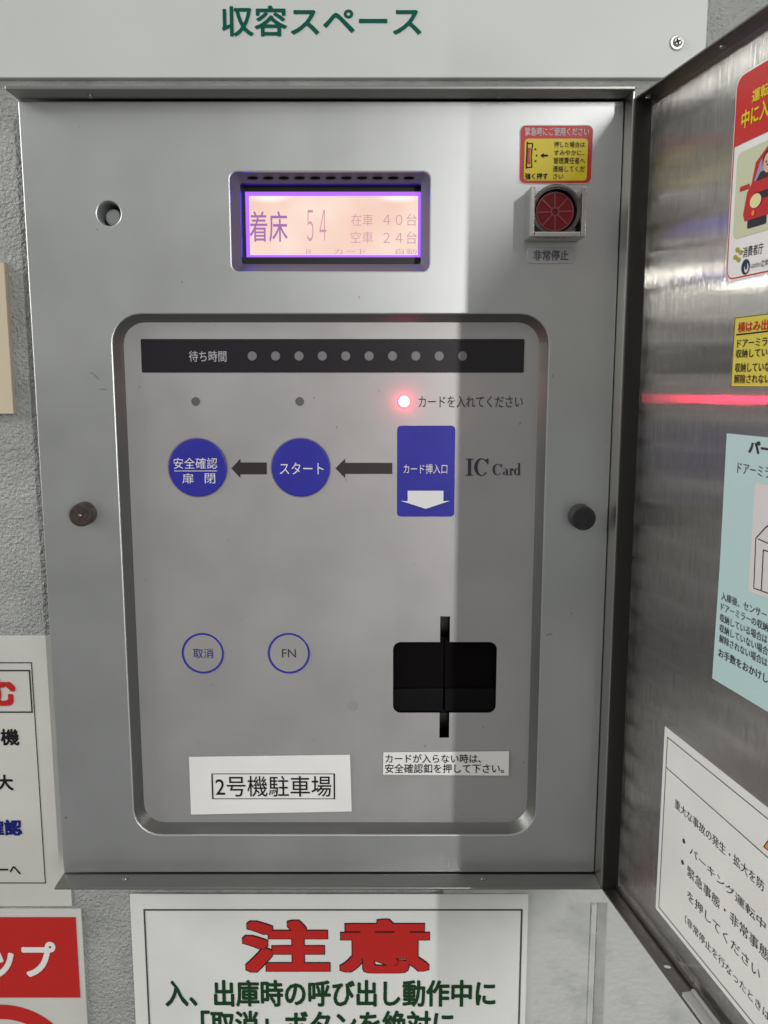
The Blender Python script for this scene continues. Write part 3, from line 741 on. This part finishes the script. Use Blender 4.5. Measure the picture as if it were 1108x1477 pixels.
# car seen from the front
car = MB(DOOR); c0 = D(1075, 300)[0]; cw = .074; zc0 = D(1075, 322)[1]; zc1 = D(1080, 268)[1]; ztop = D(1090, 222)[1] + .002
hgt = ztop - zc0
def cp(a, b_): return (c0 + a * cw, zc0 + b_ * hgt)
car.poly([[cp(.02, .02), cp(.98, .02), cp(1.0, .12), cp(.97, .42), cp(.93, .52), cp(.90, .80), cp(.79, .96), cp(.64, 1.0), cp(.36, 1.0), cp(.21, .96), cp(.10, .80), cp(.07, .52), cp(.03, .42), cp(0, .12)]], .0009)
car.poly([rrect(*cp(-.05, .47), *cp(.05, .54), .0006)], .00092)
car.build('car_drawing', CARRED, st, False)
m = MB(DOOR); m.poly([[cp(.10, .54), cp(.90, .54), cp(.85, .78), cp(.75, .93), cp(.25, .93), cp(.15, .78)]], .0011); m.build('windscreen_drawing', GLASS, st, False)
m = MB(DOOR)
m.poly([[cp(.08, .27), cp(.92, .27), cp(.90, .37), cp(.10, .37)]], .0011)
m.poly([rrect(*cp(.05, -.10), *cp(.24, .03), .001)], .00088); m.poly([rrect(*cp(.76, -.10), *cp(.95, .03), .001)], .00088)
m.poly([circ(*cp(.235, .77), .0045, 24, .0042)], .00122)
m.poly([[cp(.12, .54), cp(.36, .54), cp(.32, .64), cp(.16, .64)]], .00115)
m.build('dark_drawing', mat('print_dark', (.02, .018, .025), .45), st, False)
m = MB(DOOR); m.poly([circ(*cp(.235, .73), .0036, 24, .0042)], .0013); m.build('driver_drawing', SKIN, st, False)
m = MB(DOOR)
for a in (.215, .258): m.poly([circ(*cp(a, .745), .0004, 10, .0006)], .0014)
m.line(cp(.22, .70), cp(.252, .70), .0005, .0014); m.build('driver_face', BLACK, st, False)
for a in (.13, .87): MB(DOOR).poly([circ(*cp(a, .26), .0042, 24, .0030)], .0013).build('headlight_drawing', LAMPY, st, False)
m = MB(DOOR); m.poly([circ(*cp(.11, .10), .0012, 12)], .0012); m.build('marker_drawing', ORANGE, st, False)
m = MB(DOOR); m.poly([rrect(*cp(.33, .07), *cp(.67, .20), .0004)], .0012); m.build('plate_drawing', LABEL, st, False)
m = MB(DOOR); dtext(m, '消費者庁', 1074, 357, 372, .0008, .78, .0)
dtext(m, '公益社団法人', 1085, 381, 387, .0008, .7); dtext(m, '立体駐車場', 1100.5, 375, 385, .0008, .8); m.build('lettering', BLACK, st, False)
ec, ez2 = D(1066.5, 367.5)
m = MB(DOOR)
for k in range(4):
    a = R(90 * k + 20); d_ = .0021
    m.poly([circ(ec + d_ * math.cos(a), ez2 + d_ * 1.15 * math.sin(a), .0015, 14, .0011)], .0008 + k * 2e-5)
m.build('emblem', mat('emblem_olive', (.38, .36, .03), .4), st, False)
ec, ez2 = D(1077.5, 385)
m = MB(DOOR); m.poly([circ(ec, ez2, .0032, 28, .0034), circ(ec + .0006, ez2 - .0004, .0018, 20, .0022)], .0008)
m.poly([circ(ec + .0004, ez2 + .0003, .0008, 12, .0016)], .00082); m.build('ring_emblem', mat('emblem_navy', (.02, .03, .08), .4), st, False)

# yellow paper
ys = thing('yellow_sheet', 'yellow paper with red underlined heading on the open door', 'sheet')
s0 = (D(1061, 460)[0] + D(1056, 558)[0]) / 2; z1 = D(1061, 458)[1]; z0 = D(1056, 558.5)[1]
MB(DOOR).slab(s0, z0, s0 + .10, z1, .0002, .0005, 0, .0001).build('paper', PYEL, ys)
MB(DOOR).border(s0 + .0001, z0 + .0001, s0 + .0999, z1 - .0001, .0004, .00062).build('border', mat('olive_edge', (.12, .11, .02), .5), ys, False)
m = MB(DOOR); dfit(m, '横はみ出', 1067, 465, 480, 1110, .0008, .012); m.build('heading', RED, ys, False)
m = MB(DOOR); a = D(1064, 483); m.line(a, (s0 + .09, a[1] + .001), .0006, .0008)
for s, u, v0, v1 in (('ドアーミラ', 1066, 490, 501.5), ('収納してい', 1064, 504, 516.5), ('収納していな', 1063, 523.5, 537), ('解除されない', 1061.5, 540, 553)):
    dfit(m, s, u, v0, v1, 1109 if len(s) < 6 else 1113, .0008, .006)
m.build('lettering', BLACK, ys, False)

# teal sheet
ts = thing('teal_sheet', 'pale teal sheet with a line drawing on the open door', 'sheet')
s0a, s0b = D(1050, 626)[0], D(1029, 977)[0]; z1 = D(1050, 625)[1]; z0 = D(1028.5, 978)[1]
pts = [(s0a, z1), ((s0a + s0b) / 2 + .0008, (z0 + z1) / 2), (s0b, z0), (s0b + .13, z0 + .001), (s0a + .13, z1)]
m = MB(DOOR); m.poly([pts], .0006); m.loft([(pts, .0006), (pts, .0002)]); m.build('paper', TEAL, ts, False)
px0 = D(1082, 850)[0]; pza, pzb = D(1085, 695)[1], D(1082, 852)[1]
m = MB(DOOR); m.poly([rrect(px0, pzb, px0 + .07, pza)], .0008); m.build('picture_ground', mat('picture_white', (.66, .64, .64), .45), ts, False)
m = MB(DOOR); dfit(m, 'パー', 1083, 635, 653, 1115, .0008, .035); dfit(m, 'ドアーミラ', 1066.5, 667, 682, 1114, .0008, .0)
for s, u, v0, v1, u1, bd in (('入庫後、センサー', 1043, 853, 865, 1108, .004), ('ドアーミラーの収納', 1042.5, 868.5, 880.5, 1110, .004), ('収納している場合は', 1041, 884, 896, 1109, .004), ('収納していない場合', 1040.5, 899, 911, 1110, .004), ('解除されない場合は', 1040, 914, 926, 1109, .004), ('お手数をおかけし', 1039, 934, 947, 1110, .014)):
    dfit(m, s, u, v0, v1, u1, .0008, bd)
k = .0005; A = lambda u, v: D(u, v)
lw = lambda p, q_, j=0: m.line(D(*p), D(*q_), k, .0010 + j * 2e-5)
lw((1093, 776), (1090, 848)); lw((1093, 776), (1108, 760), 1); lw((1096, 777), (1112, 784), 2); lw((1104, 793), (1101, 851), 3); lw((1090, 848), (1118, 858), 4); lw((1104, 793), (1125, 800), 5); lw((1108, 760), (1150, 735), 6)
m.build('lettering', mat('sheet_ink', (.03, .035, .04), .5), ts, False)

# white framed notice
wn = thing('white_notice', 'white framed notice with bulleted print low on the open door', 'notice')
s0 = (D(961, 1048)[0] + D(946, 1309)[0]) / 2; z1 = D(961, 1048)[1]; z0 = D(946, 1309)[1]; W_ = .19
MB(DOOR).slab(s0, z0, s0 + W_, z1, .0002, .0005, 0, .0001).build('paper', PAPER, wn)
bs = (D(965, 1063)[0] + D(950.5, 1310)[0]) / 2; bz1 = D(965, 1063)[1]; bz0 = z0 + .003
m = MB(DOOR); m.border(bs, bz0, s0 + W_ - .004, bz1, .0005, .0007); zl = D(964, 1108)[1]; m.line((bs, zl), (s0 + W_ - .004, zl), .0005, .00072)
m.build('border', mat('thin_frame_ink', (.04, .04, .04), .5), wn, False)
m = MB(DOOR)
for s, u, v0, v1, u1 in (('重大な事故の発生・拡大を防', 975.5, 1151, 1165, 1104), ('パーキング運転中', 997, 1219, 1232, 1106), ('緊急事態・非常事態', 993.5, 1247, 1263, 1111), ('を押してください', 993.5, 1282, 1297, 1098), ('（非常停止を行なったときは', 990, 1318, 1331, 1112)):
    dfit(m, s, u, v0, v1, u1, .0007, .0)
for u, v in ((988, 1213), (986, 1243.5)): m.poly([circ(*D(u, v), .0013, 16)], .0007)
m.build('lettering', GREY_INK, wn, False)
tx, tz = D(1103, 1218)
m = MB(DOOR); m.poly([[(tx, tz - .001), (tx + .022, tz - .001), (tx + .011, tz + .017)]], .0007); m.build('triangle_edge', BLACK, wn, False)
m = MB(DOOR); m.poly([[(tx + .0012, tz - .0003), (tx + .0208, tz - .0003), (tx + .011, tz + .0152)]], .0009); m.build('triangle_print', ORANGE, wn, False)
